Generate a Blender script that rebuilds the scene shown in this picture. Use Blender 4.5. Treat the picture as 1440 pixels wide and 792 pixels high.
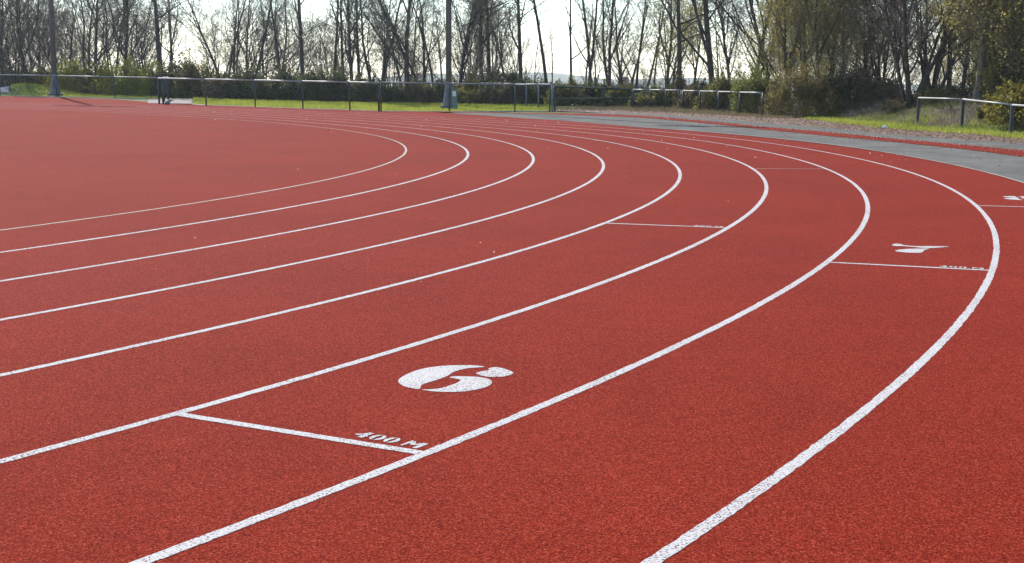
import bpy, bmesh, math, random
import numpy as np
from mathutils import Vector, Matrix

for o in list(bpy.data.objects):
    bpy.data.objects.remove(o, do_unlink=True)
scene = bpy.context.scene
COL = scene.collection
R = math.radians

# ------------------------------------------------------------------ camera
CAM_H, F_PX, PITCH, ROLL = 1.3923, 1815.3, 0.1539, 0.0066
cd = bpy.data.cameras.new('camera')
cam = bpy.data.objects.new('camera', cd); COL.objects.link(cam)
cd.sensor_width = 36.0; cd.lens = F_PX/1440*36.0
cd.clip_start = 0.05; cd.clip_end = 9000
FW = Vector((0, math.cos(PITCH), -math.sin(PITCH)))
U0 = Vector((0, math.sin(PITCH), math.cos(PITCH))); R0v = Vector((1, 0, 0))
RT = math.cos(ROLL)*R0v + math.sin(ROLL)*U0
UP = -math.sin(ROLL)*R0v + math.cos(ROLL)*U0
m = Matrix((RT, UP, -FW)).transposed().to_4x4()
m.translation = (0, 0, CAM_H)
cam.matrix_world = m
scene.camera = cam

# ------------------------------------------------------------------ sky, sun, exposure
SUN_EL, SUN_DIR = 36.0, Vector((-0.39, 0.92, 0)).normalized()
w = bpy.data.worlds.new('World'); scene.world = w; w.use_nodes = True
nt = w.node_tree
bg = nt.nodes['Background']
sky = nt.nodes.new('ShaderNodeTexSky'); sky.sky_type = 'NISHITA'; sky.sun_disc = False
sky.sun_elevation = R(SUN_EL); sky.sun_rotation = math.atan2(SUN_DIR.x, SUN_DIR.y)
sky.air_density = 1.0; sky.dust_density = 0.1; sky.ozone_density = 2.0; sky.altitude = 100
nt.links.new(sky.outputs[0], bg.inputs[0]); bg.inputs[1].default_value = 0.15
sl = bpy.data.lights.new('sun', 'SUN'); sl.energy = 4.8; sl.angle = R(0.5); sl.color = (1.0, 0.96, 0.90)
so = bpy.data.objects.new('sun', sl); COL.objects.link(so)
sv = SUN_DIR*math.cos(R(SUN_EL)) + Vector((0, 0, math.sin(R(SUN_EL))))
so.rotation_euler = sv.to_track_quat('Z', 'Y').to_euler(); so.location = (0, 0, 60)
vs = scene.view_settings
vs.view_transform = 'Standard'; vs.look = 'None'; vs.exposure = 0.8; vs.gamma = 1.0
vs.use_curve_mapping = False

# ------------------------------------------------------------------ helpers: objects
def tag(o, label=None, cat=None, group=None, kind=None):
    if label: o['label'] = label
    if cat: o['category'] = cat
    if group: o['group'] = group
    if kind: o['kind'] = kind
    return o
def link(o, parent=None):
    COL.objects.link(o)
    if parent is not None: o.parent = parent
    return o
def empty(name, loc, rz=0.0, label=None, cat=None, group=None):
    o = bpy.data.objects.new(name, None); link(o)
    o.location = loc; o.rotation_euler = (0, 0, rz); o.empty_display_size = 0.2
    return tag(o, label, cat, group)
def mesh_np(name, verts, faces, mat, smooth=False):
    me = bpy.data.meshes.new(name)
    verts = np.asarray(verts, dtype=np.float32).reshape(-1, 3); faces = np.asarray(faces, dtype=np.int32)
    k = faces.shape[1]
    me.vertices.add(len(verts)); me.vertices.foreach_set('co', verts.ravel())
    me.loops.add(faces.size); me.loops.foreach_set('vertex_index', faces.ravel())
    me.polygons.add(len(faces)); me.polygons.foreach_set('loop_start', np.arange(0, faces.size, k, dtype=np.int32))
    if smooth: me.polygons.foreach_set('use_smooth', np.ones(len(faces), dtype=bool))
    me.update(calc_edges=True); me.validate()
    if mat: me.materials.append(mat)
    return me
def obj(name, me, parent=None, loc=None):
    o = bpy.data.objects.new(name, me); link(o, parent)
    if loc is not None: o.location = loc
    return o
def bm_mesh(name, bm, mat, smooth=False):
    me = bpy.data.meshes.new(name); bm.normal_update(); bm.to_mesh(me); bm.free()
    if smooth:
        for p in me.polygons: p.use_smooth = True
    me.materials.append(mat); return me
def add_box(bm, c, s, bev=0.0):
    r = bmesh.ops.create_cube(bm, size=1.0, matrix=Matrix.Translation(c) @ Matrix.Diagonal((*s, 1)))
    if bev:
        es = list({e for v in r['verts'] for e in v.link_edges})
        bmesh.ops.bevel(bm, geom=es, offset=bev, segments=2, affect='EDGES', profile=0.5)
def add_tube(bm, p0, p1, r0, r1, n=10, cap=True):
    p0, p1 = Vector(p0), Vector(p1); d = p1-p0
    q = d.to_track_quat('Z', 'Y').to_matrix().to_4x4()
    bmesh.ops.create_cone(bm, cap_ends=cap, segments=n, radius1=r0, radius2=r1, depth=d.length,
                          matrix=Matrix.Translation((p0+p1)/2) @ q)

# ------------------------------------------------------------------ helpers: materials
def new_mat(name):
    mt = bpy.data.materials.new(name); mt.use_nodes = True
    return mt, mt.node_tree, mt.node_tree.nodes['Principled BSDF']
def nd(t, typ, **kw):
    n = t.nodes.new(typ)
    for k, v in kw.items(): setattr(n, k, v)
    return n
def setin(n, **kw):
    for k, v in kw.items(): n.inputs[k].default_value = v
def noise(t, vec, scale, detail=3.0, rough=0.55):
    n = nd(t, 'ShaderNodeTexNoise'); setin(n, Scale=scale, Detail=detail, Roughness=rough)
    t.links.new(vec, n.inputs['Vector']); return n.outputs['Fac']
def ramp(t, fac, stops):
    n = nd(t, 'ShaderNodeValToRGB'); cr = n.color_ramp
    while len(cr.elements) < len(stops): cr.elements.new(0.5)
    for e, (p, c) in zip(cr.elements, stops):
        e.position = p; e.color = (*c, 1) if len(c) == 3 else c
    t.links.new(fac, n.inputs[0]); return n.outputs[0]
def mix(t, fac, a, b, mode='MIX'):
    n = nd(t, 'ShaderNodeMix', data_type='RGBA', blend_type=mode)
    for i, v in ((0, fac), (6, a), (7, b)):
        if isinstance(v, (int, float)): n.inputs[i].default_value = v
        elif isinstance(v, tuple): n.inputs[i].default_value = (*v, 1)
        else: t.links.new(v, n.inputs[i])
    return n.outputs[2]
def bump(t, h, strength, dist):
    n = nd(t, 'ShaderNodeBump'); setin(n, Strength=strength, Distance=dist)
    t.links.new(h, n.inputs['Height']); return n.outputs[0]
def worldpos(t): return nd(t, 'ShaderNodeNewGeometry').outputs['Position']

def granule_nodes(t, pos):
    """rubber crumb: cell colour and height"""
    v = nd(t, 'ShaderNodeTexVoronoi'); setin(v, Scale=215.0, Randomness=1.0); t.links.new(pos, v.inputs['Vector'])
    sep = nd(t, 'ShaderNodeSeparateColor'); t.links.new(v.outputs['Color'], sep.inputs[0])
    return sep.outputs[0], sep.outputs[1], v.outputs['Distance']
def track_material():
    mt, t, b = new_mat('red_rubber_track'); pos = worldpos(t)
    g1, g2, dist = granule_nodes(t, pos)
    c = ramp(t, g1, [(0.0, (0.050, 0.0034, 0.0022)), (0.24, (0.154, 0.0112, 0.0050)), (0.76, (0.212, 0.0185, 0.0078)), (1.0, (0.37, 0.062, 0.033))])
    mid = noise(t, pos, 85.0, 4.0, 0.7)
    c = mix(t, 0.55, c, ramp(t, mid, [(0.32, (0.62, 0.58, 0.58)), (0.70, (1.25, 1.25, 1.25))]), 'MULTIPLY')
    big = noise(t, pos, 0.35, 5.0, 0.6)
    c = mix(t, 0.6, c, ramp(t, big, [(0.30, (0.82, 0.82, 0.84)), (0.70, (1.14, 1.13, 1.10))]), 'MULTIPLY')
    # rain marks and scuffs
    st = noise(t, pos, 2.6, 7.0, 0.72)
    c = mix(t, 0.38, c, ramp(t, st, [(0.34, (0.80, 0.82, 0.86)), (0.52, (1, 1, 1)), (0.74, (1.10, 1.14, 1.16))]), 'MULTIPLY')
    t.links.new(c, b.inputs['Base Color'])
    setin(b, Roughness=0.95); b.inputs['Specular IOR Level'].default_value = 0.03
    hh = nd(t, 'ShaderNodeMath', operation='ADD'); t.links.new(g2, hh.inputs[0]); t.links.new(mid, hh.inputs[1])
    t.links.new(bump(t, hh.outputs[0], 0.4, 0.003), b.inputs['Normal'])
    return mt
def paint_material(name, col, wear=0.5):
    mt, t, b = new_mat(name); pos = worldpos(t)
    g1, g2, dist = granule_nodes(t, pos)
    sp = noise(t, pos, 105.0, 2.0, 0.6); lw = noise(t, pos, 1.3, 4.0, 0.6)
    s = nd(t, 'ShaderNodeMath', operation='MULTIPLY_ADD'); t.links.new(lw, s.inputs[0]); s.inputs[1].default_value = 0.22*wear; t.links.new(sp, s.inputs[2])
    worn = ramp(t, s.outputs[0], [(0.695-0.05*wear, (0, 0, 0)), (0.755-0.05*wear, (1, 1, 1))])
    base = mix(t, 0.8, col, ramp(t, g1, [(0.0, (0.70, 0.69, 0.70)), (0.4, (0.98, 0.98, 0.98)), (1.0, (1.10, 1.10, 1.09))]), 'MULTIPLY')
    dirt = mix(t, g2, (0.06, 0.055, 0.06), (0.16, 0.04, 0.03))
    c = mix(t, worn, base, dirt)
    t.links.new(c, b.inputs['Base Color']); setin(b, Roughness=0.9)
    b.inputs['Specular IOR Level'].default_value = 0.05
    t.links.new(bump(t, g2, 0.4, 0.0025), b.inputs['Normal'])
    return mt
def simple_mat(name, c1, c2, scale, rough=0.8, bump_s=0.3, bump_d=0.01, spec=0.3, metallic=0.0, detail=5.0, obj_coords=False):
    mt, t, b = new_mat(name)
    pos = nd(t, 'ShaderNodeTexCoord').outputs['Object'] if obj_coords else worldpos(t)
    n1 = noise(t, pos, scale, detail, 0.62)
    t.links.new(ramp(t, n1, [(0.30, c1), (0.70, c2)]), b.inputs['Base Color'])
    setin(b, Roughness=rough, Metallic=metallic); b.inputs['Specular IOR Level'].default_value = spec
    if bump_s: t.links.new(bump(t, noise(t, pos, scale*4, 4.0), bump_s, bump_d), b.inputs['Normal'])
    return mt
def leaf_mat(name, dark, light, transl=0.45, scale=1.2):
    """leaf colour varies by clump and by leaf; part of the light passes through"""
    mt, t, b = new_mat(name)
    pos = nd(t, 'ShaderNodeTexCoord').outputs['Object']
    ri = nd(t, 'ShaderNodeNewGeometry').outputs['Random Per Island']
    cl = noise(t, pos, scale, 3.0, 0.6)
    a = nd(t, 'ShaderNodeMath', operation='MULTIPLY_ADD'); t.links.new(ri, a.inputs[0]); a.inputs[1].default_value = 0.45
    t.links.new(cl, a.inputs[2])
    c = ramp(t, a.outputs[0], [(0.40, dark), (1.0, light)])
    t.links.new(c, b.inputs['Base Color']); setin(b, Roughness=0.6); b.inputs['Specular IOR Level'].default_value = 0.25
    tr = nd(t, 'ShaderNodeBsdfTranslucent'); t.links.new(c, tr.inputs['Color'])
    ms = nd(t, 'ShaderNodeMixShader'); ms.inputs[0].default_value = transl
    t.links.new(b.outputs[0], ms.inputs[1]); t.links.new(tr.outputs[0], ms.inputs[2])
    t.links.new(ms.outputs[0], t.nodes['Material Output'].inputs['Surface'])
    return mt

M = {}
M['track'] = track_material()
M['paint'] = paint_material('white_line_paint', (0.475, 0.445, 0.42), 0.85)
M['paint_old'] = paint_material('faded_line_paint', (0.38, 0.31, 0.255), 1.0)
M['paint_kerb'] = paint_material('cream_kerb_paint', (0.42, 0.385, 0.32), 0.8)
def tarmac_material():
    mt, t, b = new_mat('grey_tarmac'); pos = worldpos(t)
    f = noise(t, pos, 90.0, 3.0, 0.7); l = noise(t, pos, 0.9, 6.0, 0.65)
    c = ramp(t, f, [(0.3, (0.088, 0.084, 0.075)), (0.7, (0.176, 0.168, 0.152))])
    c = mix(t, 0.8, c, ramp(t, l, [(0.35, (0.70, 0.70, 0.70)), (0.65, (1.22, 1.21, 1.18))]), 'MULTIPLY')
    l2 = noise(t, pos, 0.25, 4.0, 0.6)
    c = mix(t, ramp(t, l2, [(0.56, (0, 0, 0)), (0.66, (0.5, 0.5, 0.5))]), c, (0.125, 0.098, 0.075))
    t.links.new(c, b.inputs['Base Color']); setin(b, Roughness=0.98); b.inputs['Specular IOR Level'].default_value = 0.02
    t.links.new(bump(t, f, 0.5, 0.006), b.inputs['Normal']); return mt
M['tarmac'] = tarmac_material()
M['concrete'] = simple_mat('pale_concrete', (0.20, 0.185, 0.165), (0.32, 0.295, 0.265), 1.6, 0.85)
M['gate_path'] = simple_mat('stained_concrete', (0.11, 0.08, 0.07), (0.20, 0.16, 0.145), 1.3, 0.9)
M['brush'] = simple_mat('brush_floor', (0.024, 0.021, 0.012), (0.08, 0.064, 0.036), 3.0, 0.95, 0.6, 0.04)
M['soil'] = simple_mat('trodden_soil', (0.085, 0.055, 0.038), (0.19, 0.132, 0.092), 2.2, 0.95, 0.6, 0.03)
def ground_material():
    mt, t, b = new_mat('grass_ground'); pos = worldpos(t)
    a = noise(t, pos, 0.6, 5.0, 0.6); f = noise(t, pos, 9.0, 4.0, 0.7)
    g = ramp(t, f, [(0.25, (0.055, 0.085, 0.016)), (0.75, (0.13, 0.20, 0.032))])
    c = mix(t, ramp(t, a, [(0.50, (0, 0, 0)), (0.68, (1, 1, 1))]), g, (0.15, 0.13, 0.055))
    t.links.new(c, b.inputs['Base Color']); setin(b, Roughness=0.9); b.inputs['Specular IOR Level'].default_value = 0.15
    t.links.new(bump(t, f, 0.6, 0.05), b.inputs['Normal']); return mt
M['ground'] = ground_material()
M['hill'] = simple_mat('wooded_hill', (0.05, 0.065, 0.03), (0.12, 0.13, 0.06), 0.02, 0.95, 0)
M['rail'] = simple_mat('galvanised_rail', (0.175, 0.175, 0.165), (0.31, 0.30, 0.285), 5.0, 0.45, 0.1, 0.002, 0.5)
M['rail_dark'] = simple_mat('dull_grey_rail', (0.12, 0.12, 0.13), (0.22, 0.22, 0.23), 5.0, 0.5, 0.1, 0.002, 0.5)
M['post'] = simple_mat('dark_painted_post', (0.018, 0.02, 0.025), (0.045, 0.047, 0.052), 6.0, 0.5, 0.1, 0.002, 0.4)
M['green_metal'] = simple_mat('dark_green_metal', (0.010, 0.026, 0.020), (0.022, 0.045, 0.035), 5.0, 0.5, 0.1, 0.002, 0.4)
M['panel'] = simple_mat('navy_panel', (0.012, 0.015, 0.03), (0.025, 0.03, 0.05), 3.0, 0.6, 0.1, 0.004, 0.3)
M['mast'] = simple_mat('weathered_mast', (0.085, 0.08, 0.095), (0.155, 0.147, 0.165), 1.5, 0.5, 0.1, 0.003, 0.5)
M['mast_base'] = simple_mat('dark_mast_base', (0.035, 0.035, 0.045), (0.08, 0.08, 0.095), 3.0, 0.6, 0.2, 0.004, 0.4)
M['lamp_glass'] = simple_mat('lamp_glass', (0.55, 0.57, 0.6), (0.7, 0.7, 0.7), 2.0, 0.15, 0, 0, 0.6)
M['cabinet'] = simple_mat('grey_green_cabinet', (0.10, 0.14, 0.14), (0.16, 0.20, 0.19), 4.0, 0.5, 0.1, 0.003, 0.4)
M['label_plate'] = simple_mat('white_plate', (0.55, 0.60, 0.58), (0.72, 0.74, 0.72), 8.0, 0.5, 0)
M['bark'] = simple_mat('grey_brown_bark', (0.038, 0.032, 0.026), (0.115, 0.095, 0.075), 7.0, 0.95, 0.8, 0.02, 0.1, obj_coords=True)
M['bark_moss'] = simple_mat('mossy_bark', (0.040, 0.034, 0.018), (0.11, 0.092, 0.045), 5.0, 0.95, 0.8, 0.02, 0.1, obj_coords=True)
M['bark_pale'] = simple_mat('pale_bark', (0.12, 0.10, 0.08), (0.26, 0.22, 0.17), 6.0, 0.95, 0.8, 0.02, 0.1, obj_coords=True)
M['twig'] = simple_mat('brown_twig', (0.13, 0.108, 0.086), (0.26, 0.212, 0.17), 3.0, 0.9, 0, 0, 0.1, obj_coords=True)
M['twig_warm'] = simple_mat('warm_twig', (0.16, 0.118, 0.075), (0.29, 0.225, 0.145), 2.0, 0.9, 0, 0, 0.1, obj_coords=True)
M['leaf_dark'] = leaf_mat('dark_evergreen_leaf', (0.034, 0.042, 0.016), (0.135, 0.145, 0.050), 0.5)
M['leaf_olive'] = leaf_mat('olive_spring_leaf', (0.085, 0.082, 0.024), (0.27, 0.25, 0.075), 0.6)
M['leaf_lime'] = leaf_mat('lime_spring_leaf', (0.20, 0.20, 0.026), (0.50, 0.48, 0.08), 0.72)
M['leaf_brown'] = leaf_mat('brown_green_leaf', (0.075, 0.058, 0.026), (0.24, 0.185, 0.085), 0.5)
M['leaf_olivebrown'] = leaf_mat('olive_brown_leaf', (0.062, 0.052, 0.016), (0.25, 0.20, 0.06), 0.52)
M['leaf_green'] = leaf_mat('fresh_green_leaf', (0.06, 0.075, 0.016), (0.26, 0.27, 0.06), 0.6)
M['leaf_yellow'] = leaf_mat('yellow_blossom_leaf', (0.095, 0.082, 0.014), (0.33, 0.275, 0.045), 0.5)
M['bud'] = leaf_mat('spring_bud', (0.19, 0.16, 0.045), (0.44, 0.37, 0.11), 0.62)
M['blade'] = leaf_mat('grass_blade', (0.135, 0.165, 0.02), (0.37, 0.385, 0.065), 0.58, 0.7)
M['blade_dark'] = leaf_mat('rough_grass_blade', (0.045, 0.075, 0.012), (0.16, 0.21, 0.035), 0.5, 1.1)
M['blade_dry'] = leaf_mat('dry_grass_blade', (0.085, 0.066, 0.034), (0.25, 0.195, 0.105), 0.4, 0.9)
M['litter'] = leaf_mat('fallen_leaf', (0.085, 0.038, 0.022), (0.33, 0.185, 0.11), 0.15, 1.5)
M['debris'] = leaf_mat('pale_debris', (0.35, 0.22, 0.16), (0.75, 0.62, 0.50), 0.1, 3.0)
M['white_wall'] = simple_mat('white_render', (0.62, 0.62, 0.60), (0.76, 0.75, 0.73), 0.6, 0.85, 0.1, 0.01)
M['brick_wall'] = simple_mat('brown_brick', (0.24, 0.15, 0.11), (0.36, 0.24, 0.18), 1.5, 0.9, 0.2, 0.01)
M['slate'] = simple_mat('blue_slate', (0.13, 0.15, 0.19), (0.24, 0.27, 0.32), 1.0, 0.6, 0.2, 0.02)
M['window'] = simple_mat('window_glass', (0.03, 0.035, 0.04), (0.06, 0.07, 0.08), 0.5, 0.12, 0, 0, 0.6)
M['litter_white'] = simple_mat('white_plastic', (0.6, 0.6, 0.6), (0.8, 0.8, 0.8), 20.0, 0.4, 0)

# ------------------------------------------------------------------ the lie of the land
CX, CY, RI, LANE = -30.4075, 23.8697, 28.3432, 1.22      # centre of the bend, radius of inner line
def ss(t): t = np.clip(t, 0, 1); return t*t*(3-2*t)
def pw(pts):
    a = np.array(pts, dtype=float)
    return lambda th: np.interp(th, a[:, 0], a[:, 1])
def polar(x, y):
    vx, vy = np.asarray(x)-CX, np.asarray(y)-CY
    return np.hypot(vx, vy), np.degrees(np.arctan2(vy, vx))
def pt(rho, th): return CX+rho*np.cos(np.radians(th)), CY+rho*np.sin(np.radians(th))
A_edge = RI+8*LANE                                                      # outer line
B_edge = pw([(-80, 40.3), (5, 40.35), (15, 40.2), (22, 40.8), (30, 42.6), (36, 44.3), (38.6, 45.0), (41, 45.0), (44.8, 45.2), (47.6, 44.1), (49.8, 43.0)])
C_edge = pw([(-80, 41.4), (5, 41.4), (13, 41.1), (25, 42.2), (33, 44.4), (40.6, 46.9), (44, 47.6), (46, 46.9), (48, 45.6), (50, 44.4), (52.5, 43.5)])
D_edge = pw([(-80, 43.0), (9, 43.0), (17, 42.6), (30, 45.1), (36, 47.2), (46, 50.0)])
E_edge = pw([(-80, 44.6), (12, 44.6), (22, 45.3), (28, 47.5), (33, 49.9), (40, 52.3), (47, 55.0), (52, 55.0)])
def gz(x, y):
    """level of the paved ground: flat, rising gently to the far left"""
    x = np.asarray(x, float); y = np.asarray(y, float)
    return np.minimum(0.0118*np.maximum(0, -x), 0.48)*ss((y-25)/27)
def bank_noise(x, y):
    return 0.5*np.sin(x*0.9+1.3)*np.sin(y*0.7+.4)+0.5*np.sin(x*0.37-y*0.51)
def tz(x, y):
    """level of the grass ground"""
    x = np.asarray(x, float); y = np.asarray(y, float)
    rho, th = polar(x, y)
    z = gz(x, y)
    bk = ss((rho-E_edge(th)-2.3)/3.6)*(1-ss((th-33)/11))*ss((th+75)/20)
    z = z + bk*(0.75+0.10*bank_noise(x, y))
    z = z + 0.68*np.exp(-(((x+31.0)/1.9)**2+((y-83)/4.0)**2))          # grassy mound by the far mast
    z = z - 13*ss((rho-72)/170)
    r = np.hypot(x, y); az = np.arctan2(x, y)
    ridge = 0.62+0.2*np.sin(az*9+1.0)+0.13*np.sin(az*23+2.2)+0.07*np.sin(az*61)
    z = z + 27*ss((r-750)/800)*ridge
    return z
def ray(px, py):
    d = FW + RT*((px-720)/F_PX) - UP*((py-396)/F_PX); return d
def ground_point(px, py, fn=gz):
    """where a line of sight meets the ground"""
    d = ray(px, py); t = 1.0; last = t
    lo, hi = 0.5, None
    for t in np.geomspace(2, 400, 700):
        if CAM_H+d.z*t <= float(fn(d.x*t, d.y*t)): hi = t; break
        lo = t
    if hi is None: hi = 400
    for _ in range(30):
        mid_ = (lo+hi)/2
        if CAM_H+d.z*mid_ <= float(fn(d.x*mid_, d.y*mid_)): hi = mid_
        else: lo = mid_
    return Vector((d.x*hi, d.y*hi, float(fn(d.x*hi, d.y*hi))))
def at(px, dist, fn=tz):
    """ground point at a given distance in the direction of a picture column"""
    x = (px-720)/F_PX*dist
    return Vector((x, dist, float(fn(x, dist))))

def grid_sheet(name, P, mat, parent=None):
    """P: (n, m, 3) array of points"""
    n, m_ = P.shape[:2]
    idx = np.arange(n*m_).reshape(n, m_)
    f = np.stack([idx[:-1, :-1], idx[1:, :-1], idx[1:, 1:], idx[:-1, 1:]], -1).reshape(-1, 4)
    # make the faces look up
    a, b_, c = P[0, 0], P[1, 0], P[0, 1]
    if np.cross(b_-a, c-a)[2] < 0: f = f[:, ::-1]
    return obj(name, mesh_np(name, P.reshape(-1, 3), f, mat, True), parent)
def ring_sheet(name, rin, rout, th0, th1, nth, nr, mat, dz, fn=gz, parent=None, jit=0.0, seed=0, lift=False):
    th = np.linspace(th0, th1, nth); s = np.linspace(0, 1, nr)
    ri = (rin(th) if callable(rin) else np.full(nth, rin)); ro = (rout(th) if callable(rout) else np.full(nth, rout))
    if jit:
        g = np.random.default_rng(seed)
        ri = ri + g.normal(0, jit, nth); ro = ro + g.normal(0, jit, nth)
    rho = ri[:, None]*(1-s)+ro[:, None]*s
    x, y = pt(rho, th[:, None]*np.ones_like(rho))
    z = fn(x, y)+dz+(0.012*ss((y-24)/8) if lift else 0.0)
    return grid_sheet(name, np.stack([x, y, z], -1), mat, parent)
def strip(name, A, B, n, m_, mat, dz, fn=gz, parent=None):
    def res(P):
        P = np.array([(p[0], p[1]) for p in P], float); d = np.r_[0, np.cumsum(np.hypot(*np.diff(P, axis=0).T))]
        t = np.linspace(0, d[-1], n); return np.c_[np.interp(t, d, P[:, 0]), np.interp(t, d, P[:, 1])]
    a, b_ = res(A), res(B); s = np.linspace(0, 1, m_)[None, :, None]
    P = a[:, None]*(1-s)+b_[:, None]*s
    return grid_sheet(name, np.concatenate([P, (fn(P[..., 0], P[..., 1])+dz)[..., None]], -1), mat, parent)

# ------------------------------------------------------------------ ground
az = np.radians(np.r_[np.arange(-180, -42, 3.0), np.arange(-42, 42, 0.6), np.arange(42, 180.1, 3.0)])
rr = np.r_[0.0, np.arange(2, 30, 2.0), np.arange(30, 110, 0.8), np.geomspace(111, 3200, 70)]
X = rr[:, None]*np.sin(az)[None]; Y = rr[:, None]*np.cos(az)[None]
g = grid_sheet('ground', np.stack([X, Y, tz(X, Y)-0.035], -1), M['ground'])
tag(g, kind='structure')
hm = ss((rr-400)/200)
# the far slopes carry woodland instead of mown grass
g.data.materials.append(M['hill'])
cent = np.repeat((rr[:-1] > 380)[:, None], len(az)-1, 1).ravel()
g.data.polygons.foreach_set('material_index', cent.astype(np.int32))

# ------------------------------------------------------------------ running track
OUT = pw([(-180, 60), (-120, 60), (-95, 48), (-80, 41.6), (48, 41.6), (50, 42.4), (52.5, 43.4), (55.2, 41.2), (58, 40.9), (63, 40.8), (66, 40.7), (71.5, 42.0), (76, 45.5), (80, 49), (84, 50.6), (90, 51.6), (97, 54), (110, 62), (130, 75), (180, 75)])
tr = ring_sheet('running_track', 0.02, OUT, -180, 180, 721, 110, M['track'], 0.0)
tag(tr, kind='structure')
W = 0.05
def lane_line(i, name, mat, th0, th1, dz=0.0018, width=W, h=0.0):
    r = RI+i*LANE
    o = ring_sheet(name, r-width/2, r+width/2, th0, th1, int((th1-th0)*16), 3 if not h else 5, mat, dz, parent=tr, jit=0.0017, seed=i, lift=True)
    return o
for i in range(1, 8): lane_line(i, 'lane_line', M['paint'], -62, 78)
lane_line(0, 'inner_line', M['paint_kerb'], -62, 78, 0.0018, 0.042)
lane_line(8, 'outer_line', M['paint_old'], -62, 52, 0.0085, 0.05)
def cross_line(i, th, mat, width=W, skew=0.0):
    """line across lane i (1 = inner lane)"""
    r0, r1 = RI+(i-1)*LANE+W/2, RI+i*LANE-W/2
    n = 60; rho = np.linspace(r0, r1, n); k = width/2/rho*180/math.pi
    g_ = np.random.default_rng(i)
    P = []
    for sgn in (-1, 0, 1):
        x, y = pt(rho, th+skew*(rho-r0)/LANE+sgn*k*(1+g_.normal(0, 0.03, n)))
        P.append(np.stack([x, y, gz(x, y)+0.002], -1))
    return grid_sheet('start_line', np.stack(P, 1), mat, tr)
cross_line(6, -32.66, M['paint'], skew=0.18); cross_line(7, -22.76, M['paint'], skew=0.12); cross_line(8, -13.97, M['paint'])
cross_line(5, -19.45, M['paint'], 0.05, 0.1); cross_line(6, -4.45, M['paint_old'], 0.05, 0.3)

def glyph(name, polys, frame, mat=None, parent=tr, dz=0.002):
    """painted shape: outlines in metres (right, forward) laid on the track"""
    bm = bmesh.new()
    for P in polys:
        vs_ = []
        for u, v in P:
            x, y = frame(u, v); vs_.append(bm.verts.new((x, y, float(gz(x, y))+dz)))
        f = bm.faces.new(vs_)
        if f.calc_area() and f.normal.z < 0: f.normal_flip()
    bm.normal_update()
    for f in bm.faces:
        if f.normal.z < 0: f.normal_flip()
    bmesh.ops.triangulate(bm, faces=bm.faces[:])
    return obj(name, bm_mesh(name, bm, mat or M['paint']), parent)
def smooth_poly(P, k=6):
    P = np.array(P, float); n = len(P); out = []
    for i in range(n):
        p0, p1, p2, p3 = P[i-1], P[i], P[(i+1) % n], P[(i+2) % n]
        for t in np.linspace(0, 1, k, endpoint=False):
            out.append(0.5*((2*p1)+(-p0+p2)*t+(2*p0-5*p1+4*p2-p3)*t*t+(-p0+3*p1-3*p2+p3)*t**3))
    return out
def lane_frame(i, th, u0=0.0):
    r0 = RI+(i-0.5)*LANE
    def f(u, v):
        a = R(th); er = Vector((math.cos(a), math.sin(a))); et = Vector((-math.sin(a), math.cos(a)))
        p = Vector((CX, CY))+er*(r0+u0+u)+et*v
        return p.x, p.y
    return f
# outlines of the big stencilled 6, traced on the ground
def seg6(L): return [tuple(ground_point(540+a/4.95, 500+b_/4.95).xy) for a, b_ in L]
six = [[(690, 78), (600, 70), (450, 72), (320, 85), (230, 105), (150, 137), (108, 165), (100, 184), (120, 206), (170, 225), (245, 235), (260, 209), (300, 193), (380, 168), (445, 143), (485, 117), (545, 99), (600, 89), (690, 83)],
       [(262, 240), (340, 252), (430, 256), (540, 254), (640, 240), (720, 218), (750, 194), (740, 172), (680, 155), (600, 149), (500, 147), (455, 155), (505, 164), (532, 173), (510, 192), (462, 210), (400, 229), (330, 238)],
       [(640, 126), (680, 113), (735, 104), (725, 94), (760, 85), (800, 86), (850, 98), (890, 115), (900, 128), (870, 140), (820, 150), (740, 152), (680, 143)]]
glyph('lane_number', [smooth_poly(seg6(s), 3) for s in six], lambda u, v: (u, v))
def ell(cx_, cy_, a, b_, t0=0, t1=360, n=28): return [(cx_+a*math.cos(R(t)), cy_+b_*math.sin(R(t))) for t in np.linspace(t0, t1, n, endpoint=abs(t1-t0) < 360)]
seven = [smooth_poly([(-0.225, 0.43), (-0.215, 0.56), (-0.165, 0.575), (-0.13, 0.50), (-0.02, 0.475), (0.10, 0.53), (0.235, 0.57), (0.205, 0.50), (0.12, 0.40), (0.05, 0.36), (-0.04, 0.40), (-0.13, 0.42), (-0.18, 0.41)], 4),
         smooth_poly([(0.05, 0.325), (0.09, 0.335), (0.06, 0.22), (0.055, 0.10), (0.035, 0.02), (-0.05, -0.01), (-0.14, 0.02), (-0.165, 0.09), (-0.12, 0.19), (-0.04, 0.27)], 4)]
glyph('lane_number', seven, lane_frame(7, -21.35, -0.02))
def crescent(cx_, cy_, a, b_, k, side):
    o = ell(cx_, cy_, a, b_, 100, 260, 22); i_ = ell(cx_, cy_, a*k, b_*0.93, 260, 100, 22)
    P = o+i_
    return P if side < 0 else [(2*cx_-x, y) for x, y in P]
eight = [crescent(0, 0.15, 0.21, 0.155, 0.18, -1), crescent(0, 0.15, 0.21, 0.155, 0.18, 1),
         crescent(0, 0.435, 0.185, 0.125, 0.18, -1), crescent(0, 0.435, 0.185, 0.125, 0.18, 1)]
glyph('lane_number', eight, lane_frame(8, -12.55, 0.05))
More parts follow.
